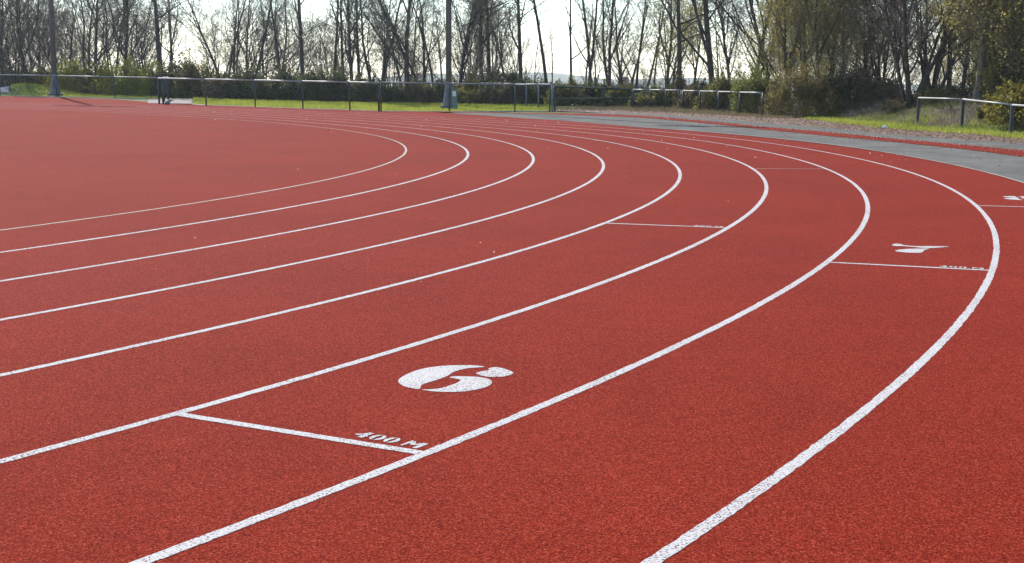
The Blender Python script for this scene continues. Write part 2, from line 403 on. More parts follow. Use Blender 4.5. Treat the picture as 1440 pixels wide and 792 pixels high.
# small stencilled distance by each start line: 4 0 0  M
def bar(x0, y0, x1, y1, w_):
    dx, dy = x1-x0, y1-y0; L_ = math.hypot(dx, dy); nx, ny = -dy/L_*w_/2, dx/L_*w_/2
    return [(x0+nx, y0+ny), (x1+nx, y1+ny), (x1-nx, y1-ny), (x0-nx, y0-ny)]
def dist_text(i, th, s=1.0):
    h_, wd = 0.076*s, 0.050*s; P = []
    x = -0.335*s+0.61-0.050
    P += [bar(x, 0.03*s, x+0.042*s, h_, 0.011*s), bar(x-0.004, 0.028*s, x+wd+0.008, 0.028*s, 0.011*s), bar(x+0.040*s, -0.001, x+0.040*s, h_, 0.023*s)]
    for k in (1, 2):
        cx_ = x+k*0.070*s+0.030*s
        P += [[(cx_+a, h_/2+b_) for a, b_ in crescent(0, 0, 0.030*s, h_/2, 0.30, sd)] for sd in (-1, 1)]
    xm = x+0.246*s
    P += [bar(xm, 0, xm, h_, 0.014*s), bar(xm+0.062*s, 0, xm+0.062*s, h_, 0.023*s),
          bar(xm+0.004, h_-0.004, xm+0.031*s, 0.03*s, 0.020*s), bar(xm+0.031*s, 0.03*s, xm+0.058*s, h_-0.004, 0.013*s)]
    # pieces of one letter overlap: stack them a hair apart
    fr = lane_frame(i, th)
    bm = bmesh.new()
    for j, Q in enumerate(P):
        vs_ = []
        for u, v in Q:
            a_, b2 = fr(u, v); vs_.append(bm.verts.new((a_, b2, float(gz(a_, b2))+0.0020+0.0003*(j % 4))))
        f = bm.faces.new(vs_); f.normal_update()
        if f.normal.z < 0: f.normal_flip()
    bmesh.ops.triangulate(bm, faces=bm.faces[:])
    obj('distance_lettering', bm_mesh('distance_lettering', bm, M['paint']), tr)
def off(deg, m_, r): return deg+math.degrees(m_/r)
dist_text(6, off(-32.50, 0.046, 35.5)); dist_text(7, off(-22.66, 0.046, 36.7)); dist_text(5, off(-19.37, 0.042, 34.3), 0.9)

# ------------------------------------------------------------------ paths beside the track
tag(ring_sheet('tarmac_path', pw([(-80, A_edge+0.012), (26, A_edge+0.02), (31, 38.8), (36.2, 39.57), (39.3, 39.95), (42.8, 40.63), (47.9, 41.7), (49.8, 42.95)]), B_edge, -62, 49.8, 460, 14, M['tarmac'], 0.0045, jit=0.012, seed=3), kind='structure')
tag(ring_sheet('red_edging_strip', B_edge, C_edge, -62, 52.0, 460, 8, M['track'], 0.012, jit=0.03, seed=4), kind='structure')
tag(ring_sheet('side_path', C_edge, D_edge, -62, 46, 420, 8, M['tarmac'], 0.006, jit=0.03, seed=5), kind='structure')
tag(ring_sheet('soil_verge', D_edge, lambda th: E_edge(th)+0.5, -62, 51.5, 430, 14, M['soil'], 0.0, fn=lambda x, y: np.maximum(gz(x, y), tz(x, y)), jit=0.10, seed=6), kind='structure')

tag(ring_sheet('bank_floor', lambda th: E_edge(th)+1.5, lambda th: E_edge(th)+26, -14, 53, 160, 60, M['brush'], -0.012, fn=tz, jit=0.25, seed=8), kind='structure')
# verge kerb in front of the grass, following the fence feet
FRONT = [ground_point(*p) for p in [(272, 146.8), (290, 148.2), (359, 150.6), (426, 153), (492, 155), (533, 156.6), (580, 157.0), (640, 157.2), (724, 156.6), (772, 156.8)]]
LEFTF = [ground_point(*p) for p in [(-120, 131.5), (0, 134.2), (78, 136.2), (162, 138.0), (222, 139.2)]]
def kerb(P, name='kerb', w_=0.16, h=0.022):
    P = [Vector((p.x, p.y)) for p in P]; n = 0
    rows = []
    dens = []
    for a, b_ in zip(P[:-1], P[1:]):
        k = max(2, int((b_-a).length/0.8))
        dens += [a.lerp(b_, i/k) for i in range(k)]
    dens.append(P[-1])
    for i, p in enumerate(dens):
        d = (dens[min(i+1, len(dens)-1)]-dens[max(i-1, 0)]).normalized(); nrm = Vector((-d.y, d.x))
        z = float(gz(p.x, p.y))
        prof = [(-w_/2, -0.05), (-w_/2, h*.8), (-w_/2+.02, h), (w_/2-.02, h), (w_/2, h*.8), (w_/2, -0.05)]
        rows.append([(p.x+nrm.x*u, p.y+nrm.y*u, z+v) for u, v in prof])
    o = grid_sheet(name, np.array(rows), M['concrete']); return tag(o, kind='structure')
kerb(FRONT); kerb(LEFTF)
GP = lambda *a: ground_point(*a)
tag(strip('gate_path', [GP(208, 139.8), GP(208, 145.4)][::-1], [GP(270, 139.4), GP(270, 146.2)][::-1], 24, 24, M['gate_path'], 0.010), kind='structure')
tag(strip('concrete_path', [GP(-160, 131), GP(-60, 133), GP(0, 134.0), GP(12, 134.2)], [GP(-160, 123.2), GP(-60, 123.5), GP(0, 124.2), GP(30, 124.4)], 40, 16, M['concrete'], 0.012, fn=lambda x, y: np.maximum(gz(x, y), tz(x, y))), kind='structure')

# ------------------------------------------------------------------ fences
def fence(name, label, pts, height, rail_m, post_m=None, rail_r=0.035, post_r=0.032, thick=(), rails=(1.0,), group=None, square=False, fn=gz):
    base = Vector((pts[0].x, pts[0].y, pts[0].z))
    e = empty(name, base, 0, label, 'fence', group)
    H = height if hasattr(height, '__len__') else [height]*len(pts)
    for i, p in enumerate(pts):
        bm = bmesh.new(); r = post_r*(1.45 if i in thick else 1.0); q = p-base
        top = H[i]-rail_r*0.6
        if square: add_box(bm, q+Vector((0, 0, top/2-0.03)), (r*2, r*2, top+0.06), 0.006)
        else: add_tube(bm, q+Vector((0, 0, -0.06)), q+Vector((0, 0, top)), r, r, 10)
        obj('post', bm_mesh('post', bm, post_m or M['post'], not square), e)
    for fr in rails:
        for i in range(len(pts)-1):
            a, b_ = pts[i]-base, pts[i+1]-base; d = (b_-a).normalized()
            a = a+Vector((0, 0, H[i]*fr)); b_ = b_+Vector((0, 0, H[i+1]*fr))
            bm = bmesh.new(); add_tube(bm, a-d*0.008, b_+d*0.008, rail_r, rail_r, 12)
            obj('rail', bm_mesh('rail', bm, rail_m, True), e)
    return e
gp = [GP(x, y) for x, y in [(224, 146.2), (290, 149), (359, 150.9), (426, 153.2), (492, 155.3), (533, 157)]]
fence('rail_fence', 'pale topped rail fence on thin posts in front of the mown grass strip', gp, 1.22, M['rail'], thick=(0, 5), rail_r=0.035)
gp2 = [GP(x, y) for x, y in [(536, 156.9), (632, 157.2), (724, 156.8), (773, 157.2)]]
fence('rail_fence', 'dull grey rail fence passing in front of the mast with the cabinet', gp2, 1.24, M['rail_dark'], rail_r=0.03)
gp3 = [GP(x, y) for x, y in [(776.5, 157), (757, 152.3), (740, 149.9), (724.5, 148.2), (709, 146.8), (695, 145.9), (684, 145.2), (674, 144.6)]]
fence('rail_fence', 'grey rail fence of close posts running back from the grass strip corner to the hedge', gp3, 1.25, M['rail_dark'], post_m=M['rail_dark'], rail_r=0.03, post_r=0.04)
gp4 = [GP(x, y) for x, y in [(-180, 130), (-85, 132), (0, 134.4), (80, 135.8), (162, 138), (236, 140.2)]]
fence('rail_fence', 'long thin rail fence crossing in front of the mast on the grassy mound', gp4, 1.22, M['rail'], rail_r=0.034)
gp5 = [GP(x, y) for x, y in [(224.5, 146.4), (231, 142.9), (237, 140.4)]]
gp5[0] = gp5[0]+Vector((0.12, 0.2, 0))
fe = fence('gate_barrier', 'short barrier with a dark navy panel at the gap between two rail fences', gp5, 1.25, M['rail'], rail_r=0.05, post_r=0.05)
for a, b_ in zip(gp5[:-1], gp5[1:]):
    bm = bmesh.new(); a, b_ = a-gp5[0], b_-gp5[0]; d = b_-a
    q = Matrix.Translation((a+b_)/2+Vector((0, 0, 0.78))) @ Matrix.Rotation(math.atan2(d.y, d.x), 4, 'Z') @ Matrix.Diagonal((d.length-0.1, 0.03, 0.8, 1))
    bmesh.ops.create_cube(bm, size=1.0, matrix=q); obj('panel', bm_mesh('panel', bm, M['panel']), fe)
gp6 = [GP(x, y) for x, y in [(780, 156.2), (848, 153.2), (888, 152.2)]]
fence('green_rail_fence', 'dark green two rail fence standing in the undergrowth beside the bare soil', gp6, [1.14, 1.06, 1.0], M['green_metal'], M['green_metal'], rail_r=0.045, post_r=0.05, rails=(1.0, 0.5), square=True)
gp7 = [GP(x, y) for x, y in [(890, 152.4), (914, 153.0), (936, 153.8), (958, 155)]]
fence('rail_fence', 'short weathered rail fence ending at the ivy clad trunk', gp7, 0.99, M['rail'], rail_r=0.035, post_r=0.05, thick=(0,))
gp8 = [GP(x, y) for x, y in [(960, 155.4), (984, 156.6), (1010, 159), (1040, 161.2), (1072, 164)]]
fence('rail_fence', 'low white topped rail fence on closely set dark posts beside the rounded brown bush', gp8, 0.98, M['rail'], rail_r=0.03, post_r=0.05)
gb = []
for x, y in [(1290, 175.5), (1352, 181.5), (1421, 189.5), (1497, 199), (1585, 211)]:
    p = GP(x, y); gb.append(Vector((p.x, p.y, float(tz(p.x, p.y)))))
hh = []
for p, top in zip(gb, (137.2, 139.2, 147.0, 152, 160)):
    hor = 114.48+0.0066*(720+(p.x/p.y)*F_PX-720); hh.append(CAM_H-(top-hor)*p.y/F_PX-p.z)
fence('bent_rail_fence', 'bent white topped handrail on dark posts on the grass bank by the yellow bush', gb, hh, M['rail'], rail_r=0.027, post_r=0.042, square=True)

# palisade fence beyond the hedge
def palisade(pa, pb, h, label):
    e = empty('palisade_fence', pa, 0, label, 'fence'); d = pb-pa; n = int(d.length/0.155)
    bm = bmesh.new()
    for i in range(n+1):
        p = d*(i/n); add_box(bm, p+Vector((0, 0, h/2)), (0.07, 0.025, h))
        bmesh.ops.create_cone(bm, cap_ends=True, segments=4, radius1=0.04, radius2=0.0, depth=0.1, matrix=Matrix.Translation(p+Vector((0, 0, h+0.05))))
    o = obj('pales', bm_mesh('pales', bm, M['green_metal']), e); o['kind'] = 'stuff'
    ang = math.atan2(d.y, d.x)
    for k in (0.2, 0.8):
        bm = bmesh.new(); bmesh.ops.create_cube(bm, size=1.0, matrix=Matrix.Translation(d/2+Vector((0, 0.035, h*k))) @ Matrix.Rotation(ang, 4, 'Z') @ Matrix.Diagonal((d.length, 0.04, 0.05, 1)))
        obj('rail', bm_mesh('rail', bm, M['green_metal']), e)
    k = max(2, int(d.length/2.75))
    for i in range(k+1):
        bm = bmesh.new(); add_box(bm, d*(i/k)+Vector((0, 0.09, h*0.52)), (0.08, 0.06, h*1.04)); obj('post', bm_mesh('post', bm, M['green_metal']), e)
palisade(at(536, 84, gz), at(668, 86, gz), 1.15, 'dark green palisade fence behind the light shrubs left of the mast with the cabinet')
palisade(at(888, 74, gz), at(1004, 71, gz), 1.05, 'green palisade fence behind the short weathered rail and ivy clad trunk')

# ------------------------------------------------------------------ floodlight masts and cabinet
def mast(p, label, H=17.5, rb=0.40, rt=0.10, arm_az=0.0, fin=True):
    e = empty('floodlight_mast', p, 0, label, 'light mast', 'floodlight masts round the track')
    bm = bmesh.new(); add_tube(bm, (0, 0, -0.1), (0, 0, 0.16), rb*1.35, rb*1.28, 8); obj('base_plinth', bm_mesh('base_plinth', bm, M['mast_base']), e)
    bm = bmesh.new(); add_tube(bm, (0, 0, 0.16), (0, 0, 1.25), rb*0.90, rb*0.46, 8, False); add_tube(bm, (0, 0, 1.25), (0, 0, 1.32), rb*0.5, rb*0.5, 8)
    obj('base_cover', bm_mesh('base_cover', bm, M['mast']), e)
    bm = bmesh.new(); add_tube(bm, (0, 0, 1.28), (0, 0, H), rb*0.44, rt, 12); obj('shaft', bm_mesh('shaft', bm, M['mast'], True), e)
    bm = bmesh.new(); add_box(bm, (0.05, -rb*0.74, 0.72), (0.16, 0.03, 0.55), 0.006); obj('access_door', bm_mesh('access_door', bm, M['mast_base']), e)
    a = Vector((math.cos(arm_az), math.sin(arm_az), 0))
    bm = bmesh.new()
    q = Matrix.Translation((0, 0, H-0.2)) @ Matrix.Rotation(arm_az, 4, 'Z') @ Matrix.Diagonal((3.0, 0.14, 0.14, 1)); bmesh.ops.create_cube(bm, size=1.0, matrix=q)
    obj('crossarm', bm_mesh('crossarm', bm, M['mast_base']), e)
    for k in (-1.35, -0.5, 0.5, 1.35):
        bm = bmesh.new(); q = Matrix.Translation(a*k+Vector((0, 0, H+0.15))) @ Matrix.Rotation(arm_az, 4, 'Z') @ Matrix.Rotation(R(-35), 4, 'X')
        bmesh.ops.create_cone(bm, cap_ends=True, segments=4, radius1=0.42, radius2=0.25, depth=0.34, matrix=q @ Matrix.Rotation(R(90), 4, 'X') @ Matrix.Rotation(R(45), 4, 'Z'))
        l = obj('floodlight', bm_mesh('floodlight', bm, M['mast_base']), e)
        bm = bmesh.new(); bmesh.ops.create_cube(bm, size=1.0, matrix=q @ Matrix.Translation((0, -0.18, 0)) @ Matrix.Diagonal((0.54, 0.02, 0.54, 1)))
        obj('lens', bm_mesh('lens', bm, M['lamp_glass']), l)
    return e
m1 = GP(78, 135.4); mast(m1, 'tall floodlight mast with a flared base on the grassy mound', rb=0.36, arm_az=R(12))
m2 = GP(631, 153.2); mast(m2, 'tall floodlight mast with a small cabinet against its flared base', rb=0.33, arm_az=R(-20))
pc = m2+Vector((0.27, -0.24, 0))
e = empty('service_cabinet', pc, R(8), 'slim grey green cabinet with a white plate against the mast foot', 'cabinet')
bm = bmesh.new(); add_box(bm, (0, 0, 0.44), (0.26, 0.2, 0.92), 0.012); obj('body', bm_mesh('body', bm, M['cabinet']), e)
bm = bmesh.new(); add_box(bm, (0, 0, 0.915), (0.30, 0.24, 0.03), 0.008); obj('lid', bm_mesh('lid', bm, M['cabinet']), e)
bm = bmesh.new(); add_box(bm, (0.0, -0.104, 0.74), (0.17, 0.006, 0.25), 0.0015); obj('plate', bm_mesh('plate', bm, M['label_plate']), e)

# ------------------------------------------------------------------ plants
def tubes(segs, n):
    """segs: (k, 8) p0 p1 r0 r1 -> prism tubes"""
    S = np.asarray(segs, float); p0, p1, r0, r1 = S[:, :3], S[:, 3:6], S[:, 6], S[:, 7]
    d = p1-p0; d /= np.linalg.norm(d, axis=1)[:, None]+1e-9
    ref = np.where(np.abs(d[:, 2:3]) < 0.9, [[0, 0, 1.0]], [[1.0, 0, 0]])
    u = np.cross(d, ref); u /= np.linalg.norm(u, axis=1)[:, None]+1e-9; v = np.cross(d, u)
    a = np.arange(n)*2*math.pi/n
    ring = u[:, None]*np.cos(a)[None, :, None]+v[:, None]*np.sin(a)[None, :, None]
    V = np.stack([p0[:, None]+ring*r0[:, None, None], p1[:, None]+ring*r1[:, None, None]], 1).reshape(-1, 3)
    k = len(S); b_ = (np.arange(k)*2*n)[:, None]; i = np.arange(n)[None]; j = (i+1) % n
    F = np.stack([b_+i, b_+j, b_+n+j, b_+n+i], -1).reshape(-1, 4)
    return V, F
def quads(P, size, rng, asp=0.6, updir=None):
    """small leaf faces at points P"""
    n = len(P); a = rng.normal(size=(n, 3)); a /= np.linalg.norm(a, axis=1)[:, None]
    b_ = np.cross(a, rng.normal(size=(n, 3))); b_ /= np.linalg.norm(b_, axis=1)[:, None]
    s = (size*rng.uniform(0.6, 1.3, n))[:, None]
    V = np.stack([P-a*s, P+b_*s*asp, P+a*s, P-b_*s*asp], 1).reshape(-1, 3)
    return V, np.arange(n*4).reshape(-1, 4)
class Grower:
    def __init__(s, seed): s.r = random.Random(seed); s.big = []; s.small = []; s.tips = []
    def branch(s, p, d, L, r, lvl, spec, maxl):
        n = spec['seg'][lvl]; wand = spec['wander'][lvl]; up = spec['up'][lvl]
        pts = [p.copy()]; d = d.normalized(); rad = [r]
        r_end = r*spec['taper'][lvl]
        for i in range(n):
            d = (d+Vector((s.r.gauss(0, wand), s.r.gauss(0, wand), s.r.gauss(0, wand)*0.7))+Vector((0, 0, up))).normalized()
            p = p+d*(L/n); pts.append(p.copy()); rad.append(r+(r_end-r)*(i+1)/n)
        for i in range(n):
            row = (*pts[i], *pts[i+1], rad[i], rad[i+1])
            (s.big if lvl <= spec['trunk_lvl'] else s.small).append(row)
        if lvl >= maxl: s.tips.append((pts[-1], pts[-2])); return
        k = spec['kids'][lvl]
        k = max(1, int(round(k*s.r.uniform(0.8, 1.2))))
        t0 = spec['start'][lvl]
        for j in range(k):
            t = t0+(1-t0)*((j+s.r.random())/k); f = t*n; i = min(int(f), n-1)
            q = pts[i].lerp(pts[i+1], f-i); ax = (pts[i+1]-pts[i]).normalized()
            ang = R(s.r.uniform(*spec['angle'][lvl])); az_ = s.r.uniform(0, 2*math.pi)
            perp = ax.orthogonal().normalized(); perp = Matrix.Rotation(az_, 3, ax) @ perp
            nd_ = ax*math.cos(ang)+perp*math.sin(ang)
            rr_ = max(spec['rmin'], rad[i]*s.r.uniform(*spec['rk'][lvl]))
            s.branch(q, nd_, L*spec['lk'][lvl]*s.r.uniform(0.7, 1.2)*(1.15-0.55*t), rr_, lvl+1, spec, maxl)
BASE = dict(seg=[9, 6, 4, 3, 2], wander=[.05, .10, .14, .18, .2], up=[.03, .10, .07, .04, .02], taper=[.25, .3, .35, .5, .5], kids=[14, 7, 5, 3],
            start=[.14, .15, .15, .1], angle=[(22, 48), (22, 50), (25, 60), (25, 65)], rk=[(.34, .6), (.4, .6), (.45, .65), (.55, .8)], lk=[.50, .5, .5, .55], rmin=0.0078, trunk_lvl=1)
def spec(**k): d = dict(BASE); d.update(k); return d
SPECS = {
 'ash': (spec(), 9.5, 0.13, 1), 'ash_low': (spec(start=[.07, .1, .1, .1], kids=[17, 7, 5, 3]), 8.5, 0.12, 1),
 'slim': (spec(kids=[9, 5, 3, 3], start=[.22, .2, .2, .1], lk=[.30, .5, .5, .55], wander=[.035, .12, .16, .2, .2], angle=[(30, 65), (25, 55), (25, 60), (25, 65)]), 10.5, 0.11, 1),
 'straight': (spec(kids=[12, 5, 4, 3], start=[.30, .2, .15, .1], lk=[.34, .5, .5, .5], wander=[.012, .12, .16, .2, .2], angle=[(45, 80), (25, 55), (25, 60), (25, 65)], up=[.0, .05, .05, .02, .0]), 12.0, 0.155, 1),
 'fork': (spec(kids=[10, 7, 5, 3], start=[.16, .12, .15, .1], wander=[.07, .11, .15, .18, .2], angle=[(20, 45), (22, 50), (25, 60), (25, 65)]), 9.0, 0.125, 2),
 'multi': (spec(kids=[9, 6, 5, 3], start=[.18, .12, .1, .1], wander=[.06, .12, .16, .2, .2], angle=[(25, 60), (25, 55), (25, 60), (25, 70)]), 8.0, 0.13, 6),
 'thicket': (spec(kids=[10, 6, 4, 3], start=[.06, .08, .1, .1], wander=[.09, .14, .18, .2, .2], angle=[(20, 60), (25, 60), (25, 65), (25, 70)]), 6.5, 0.055, 7),
}
def tree_meshes(kind, seed, bark, twig, leaf=None, leaf_n=0, leaf_s=0.035, tuft=0):
    sp, H, r, stems = SPECS[kind]; g_ = Grower(seed); rn = g_.r
    for k in range(stems):
        if stems == 1: d = Vector((rn.gauss(0, .03), rn.gauss(0, .03), 1)); p = Vector((0, 0, -0.15))
        else:
            a = 2*math.pi*(k+rn.random()*.6)/stems; tilt = rn.uniform(.12, .42) if stems > 2 else rn.uniform(.10, .2)
            d = Vector((math.cos(a)*tilt, math.sin(a)*tilt, 1)); p = Vector((math.cos(a)*r*.8, math.sin(a)*r*.8, -0.15))
        g_.branch(p, d, H*rn.uniform(.85, 1.1), r*(1 if stems == 1 else rn.uniform(.6, 1.0)), 0, sp, 4)
    # root flare
    g_.big.append((0, 0, -0.2, 0, 0, 0.5, r*(1.45 if stems == 1 else 1.7), r*(1.0 if stems == 1 else 1.2)))
    V, F = tubes(g_.big, 6); trunk = mesh_np('trunk', V, F, bark, True)
    V, F = tubes(g_.small, 3); crown = mesh_np('crown', V, F, twig, True)
    lv = None
    if leaf:
        rng = np.random.default_rng(seed)
        T = np.array([tuple(a) for a, b_ in g_.tips])
        if tuft:
            T = T[rng.random(len(T)) < tuft]; P = (T[:, None]+rng.normal(0, 0.17, (len(T), leaf_n, 3))).reshape(-1, 3)
        else:
            P = (T[:, None]+rng.normal(0, 0.13, (len(T), leaf_n, 3))).reshape(-1, 3)
        V, F = quads(P, leaf_s, rng, 0.5); lv = mesh_np('leaves', V, F, leaf)
    return trunk, crown, lv
PROTO = {}
def proto(key, *a, **k): PROTO[key] = tree_meshes(*a, **k)
for i in range(3): proto('ash%d' % i, 'ash', 11+i, M['bark'], M['twig'])
for i in range(2): proto('ashl%d' % i, 'ash_low', 21+i, M['bark'], M['twig'])
for i in range(3): proto('slim%d' % i, 'slim', 31+i, M['bark'], M['twig'])
proto('slimm', 'slim', 35, M['bark_moss'], M['twig'])
for i in range(2): proto('str%d' % i, 'straight', 41+i, M['bark'], M['twig'])
for i in range(3): proto('fork%d' % i, 'fork', 51+i, M['bark'], M['twig'])
for i in range(2): proto('multi%d' % i, 'multi', 61+i, M['bark'], M['twig'])
for i in range(3): proto('thick%d' % i, 'thicket', 71+i, M['bark'], M['twig'])
for i in range(2): proto('pine%d' % i, 'straight', 81+i, M['bark'], M['twig'], M['leaf_dark'], 26, 0.07, 0.10)
for i in range(3): proto('bud%d' % i, 'ash_low', 91+i, M['bark_moss'], M['twig_warm'], M['bud'], 9, 0.044)
for i in range(2): proto('budt%d' % i, 'thicket', 101+i, M['bark_moss'], M['twig_warm'], M['bud'], 5, 0.042)
proto('pale0', 'ash', 111, M['bark_pale'], M['twig_warm'], M['bud'], 6, 0.04)
for i in range(2): proto('warmt%d' % i, 'thicket', 121+i, M['bark_moss'], M['twig_warm'])

trng = random.Random(5)
def tree(key, px, dist, s=1.0, label='', group=None, rz=None, lean=(0, 0), name='bare_tree', sx=1.0):
    p = at(px, dist)
    e = empty(name, p, trng.uniform(0, 6.28) if rz is None else rz, label, 'tree', group)
    e.rotation_euler = (R(lean[1]), R(lean[0]), e.rotation_euler[2]) if lean != (0, 0) else e.rotation_euler
    e.scale = (s*sx, s*sx, s)
    t_, c_, l_ = PROTO[key]
    obj('trunk', t_, e); cr = obj('crown', c_, e)
    if l_: obj('leaves', l_, cr)
    return e
BT = 'bare trees behind the hedge'
NEAR = [
 ('thick0', -30, 90, 1.1, 'twiggy bare thicket tree where the hedge meets the concrete path', (0, 0)),
 ('ashl0', 8, 86, 1.0, 'bushy bare tree rising directly above the concrete path end', (0, 0)),
 ('thick1', 26, 88, 1.25, 'dense many stemmed bare tree behind the grassy mound', (0, 0)),
 ('ash0', 44, 90, 1.05, 'dark bare tree with close ascending limbs behind the mound mast', (0, 0)),
 ('ashl1', 64, 96, 1.0, 'low branching bare tree half hidden by the mound mast', (0, 0)),
 ('thick2', 98, 92, 1.15, 'tangled bare tree just past the mound mast', (0, 0)),
 ('fork0', 124, 90, 1.0, 'bare tree forking low above the lime green shrubs', (0, 0)),
 ('ash1', 140, 88, 1.0, 'upright bare tree with a kinked trunk above the lime green shrubs', (0, 0)),
 ('fork1', 165, 92, 0.95, 'slender forked bare tree by the fence post past the mound', (0, 0)),
 ('ashl0', 180, 88, 1.05, 'wide spreading bare tree above the brightest lime shrub', (0, 0)),
 ('thick0', 204, 94, 1.2, 'fine twigged bare thicket beside the thick dark trunk', (0, 0)),
 ('str0', 229, 86, 1.15, 'thick dark straight trunk above the navy barrier panel', (0, 0)),
 ('slim0', 246, 90, 1.0, 'thin bare sapling close beside the thick dark trunk', (0, 0)),
 ('fork2', 318, 82, 0.9, 'bare tree leaning towards the gate with drooping side branches', (-14, 0)),
 ('slim1', 334, 86, 0.9, 'thin bare tree standing with the leaning pair', (0, 0)),
 ('ash2', 352, 86, 0.85, 'sloping bare tree with fine twigs beside the leaning pair', (-20, 0)),
 ('slim2', 399, 82, 0.8, 'faint thin bare tree between the leaning pair and the straight trunk', (0, 0)),
 ('str1', 428, 80, 1.05, 'bold straight trunk in the middle of the pale rail fence', (0, 0)),
 ('slimm', 471, 84, 1.0, 'thin mossy yellowish trunk beside a cluster of dark saplings', (0, 0)),
 ('slim0', 483, 84, 1.0, 'dark sapling next to the mossy yellowish trunk', (0, 0)),
 ('ash0', 495, 82, 1.0, 'bare tree with close upright limbs in the sapling cluster', (0, 0)),
 ('ash1', 507, 86, 1.0, 'bare tree at the far edge of the sapling cluster', (0, 0)),
 ('fork0', 530, 79, 1.0, 'forked bare tree over the thick post where the rail turns dull', (0, 0)),
 ('ash2', 572, 79, 1.25, 'stout bare trunk between the thick rail post and the mast', (0, 0)),
 ('fork1', 597, 86, 1.0, 'bare tree with crossing limbs behind the palisade', (8, 0)),
 ('slim1', 612, 84, 0.9, 'thin trunk slanting away from the cabinet mast', (-16, 0)),
 ('ashl1', 645, 82, 1.2, 'stout bare tree with wide low limbs right behind the cabinet mast', (0, 0)),
 ('pine0', 676, 84, 1.0, 'straight trunk with dark needle tufts above the rounded dark hedge', (0, 0)),
 ('pine1', 687, 85, 1.0, 'second tufted straight trunk paired with its twin above the dark hedge', (0, 0)),
 ('pine1', 731, 80, 0.95, 'lone tufted trunk above the close posted fence', (0, 0)),
 ('slim2', 769, 79, 1.15, 'bare curving trunk at the corner of the close posted fence', (-3, 0)),
 ('slim0', 800, 88, 1.0, 'slender trunk alone in the open sky gap', (0, 0)),
 ('slim1', 824, 82, 1.05, 'slender trunk leaning at the open sky gap, crossing its neighbour', (-5, 0)),
 ('slim2', 829, 84, 1.1, 'upright slender trunk crossed by its leaning neighbour', (0, 0)),
 ('fork2', 856, 78, 1.05, 'bare tree with arching side limbs above the green rail fence', (0, 0)),
 ('fork0', 880, 80, 0.85, 'small dark tree with a goblet shaped fork above the green rail fence', (0, 0)),
 ('slim0', 891, 78, 0.8, 'thin pole like trunk at the end of the green rail fence', (0, 0)),
 ('slim1', 899, 84, 0.85, 'thin trunk slanting over the green palisade', (16, 0)),
 ('bud0', 932, 76, 0.95, 'budding tree beside the ivy clad trunk', (0, 0)),
 ('str0', 951, 68, 1.0, 'ivy clad thick trunk breaking the line of the rail fence', (0, 0)),
 ('ash0', 999, 68, 1.35, 'large bare tree with a heavy trunk behind the low white topped fence', (0, 0)),
 ('ashl1', 1020, 74, 1.0, 'bare tree pressed close to the heavy trunk', (0, 0)),
 ('ash1', 1052, 72, 1.0, 'dark bare tree over the green bush at the fence end', (-8, 0)),
 ('fork1', 1086, 70, 1.3, 'large bare tree leaning out over the fence with a heavy diagonal limb', (-18, 0)),
 ('bud1', 1128, 62, 0.95, 'yellow green budding tree over the rounded brown bush', (0, 0)),
 ('bud2', 1160, 66, 1.0, 'taller budding tree just past the rounded brown bush', (0, 0)),
 ('bud0', 1104, 60, 0.8, 'small budding tree at the back of the rounded brown bush', (0, 0)),
 ('bud2', 1143, 59, 0.8, 'small budding tree between the rounded brown bush and the dark bush', (0, 0)),
 ('pale0', 1181, 62, 0.8, 'pale thin trunk among the budding trees', (0, 0)),
 ('bud0', 1205, 60, 0.9, 'budding tree at the top of the grass bank', (0, 0)),
 ('warmt0', 1232, 58, 1.1, 'brown twiggy tree at the edge of the bank', (0, 0)),
 ('multi0', 1272, 51, 0.9, 'many stemmed dark tree spreading from one base on the bank', (0, 0)),
 ('multi1', 1300, 62, 1.0, 'bare clump of stems behind the many stemmed tree', (0, 0)),
 ('ash2', 1326, 57, 0.95, 'dark trunk behind the bent handrail', (0, 0)),
 ('ashl0', 1346, 60, 0.9, 'bare tree between the dark trunk and the pale trunk', (0, 0)),
 ('pale0', 1366, 48, 1.05, 'pale barked trunk rising behind the bent handrail', (0, 0)),
 ('budt0', 1392, 49, 1.0, 'dense budding many stemmed tree by the yellow bush', (0, 0)),
 ('bud1', 1420, 52, 0.95, 'budding tree directly over the yellow bush', (0, 0)),
 ('budt1', 1448, 46, 1.1, 'dense brown budding thicket past the yellow bush', (0, 0)),
 ('warmt1', 1475, 54, 1.1, 'brown thicket at the end of the handrail', (0, 0)),
 ('bud2', 1500, 50, 1.0, 'budding tree beyond the end of the handrail', (0, 0)),
]
for key, px, d_, s_, lab, lean in NEAR:
    bud = key.startswith(('bud', 'pale')); pine = key.startswith('pine')
    tree(key, px, d_, s_, lab, 'budding trees on the bank' if bud else BT, None, lean, 'budding_tree' if bud else ('pine_tree' if pine else 'bare_tree'))
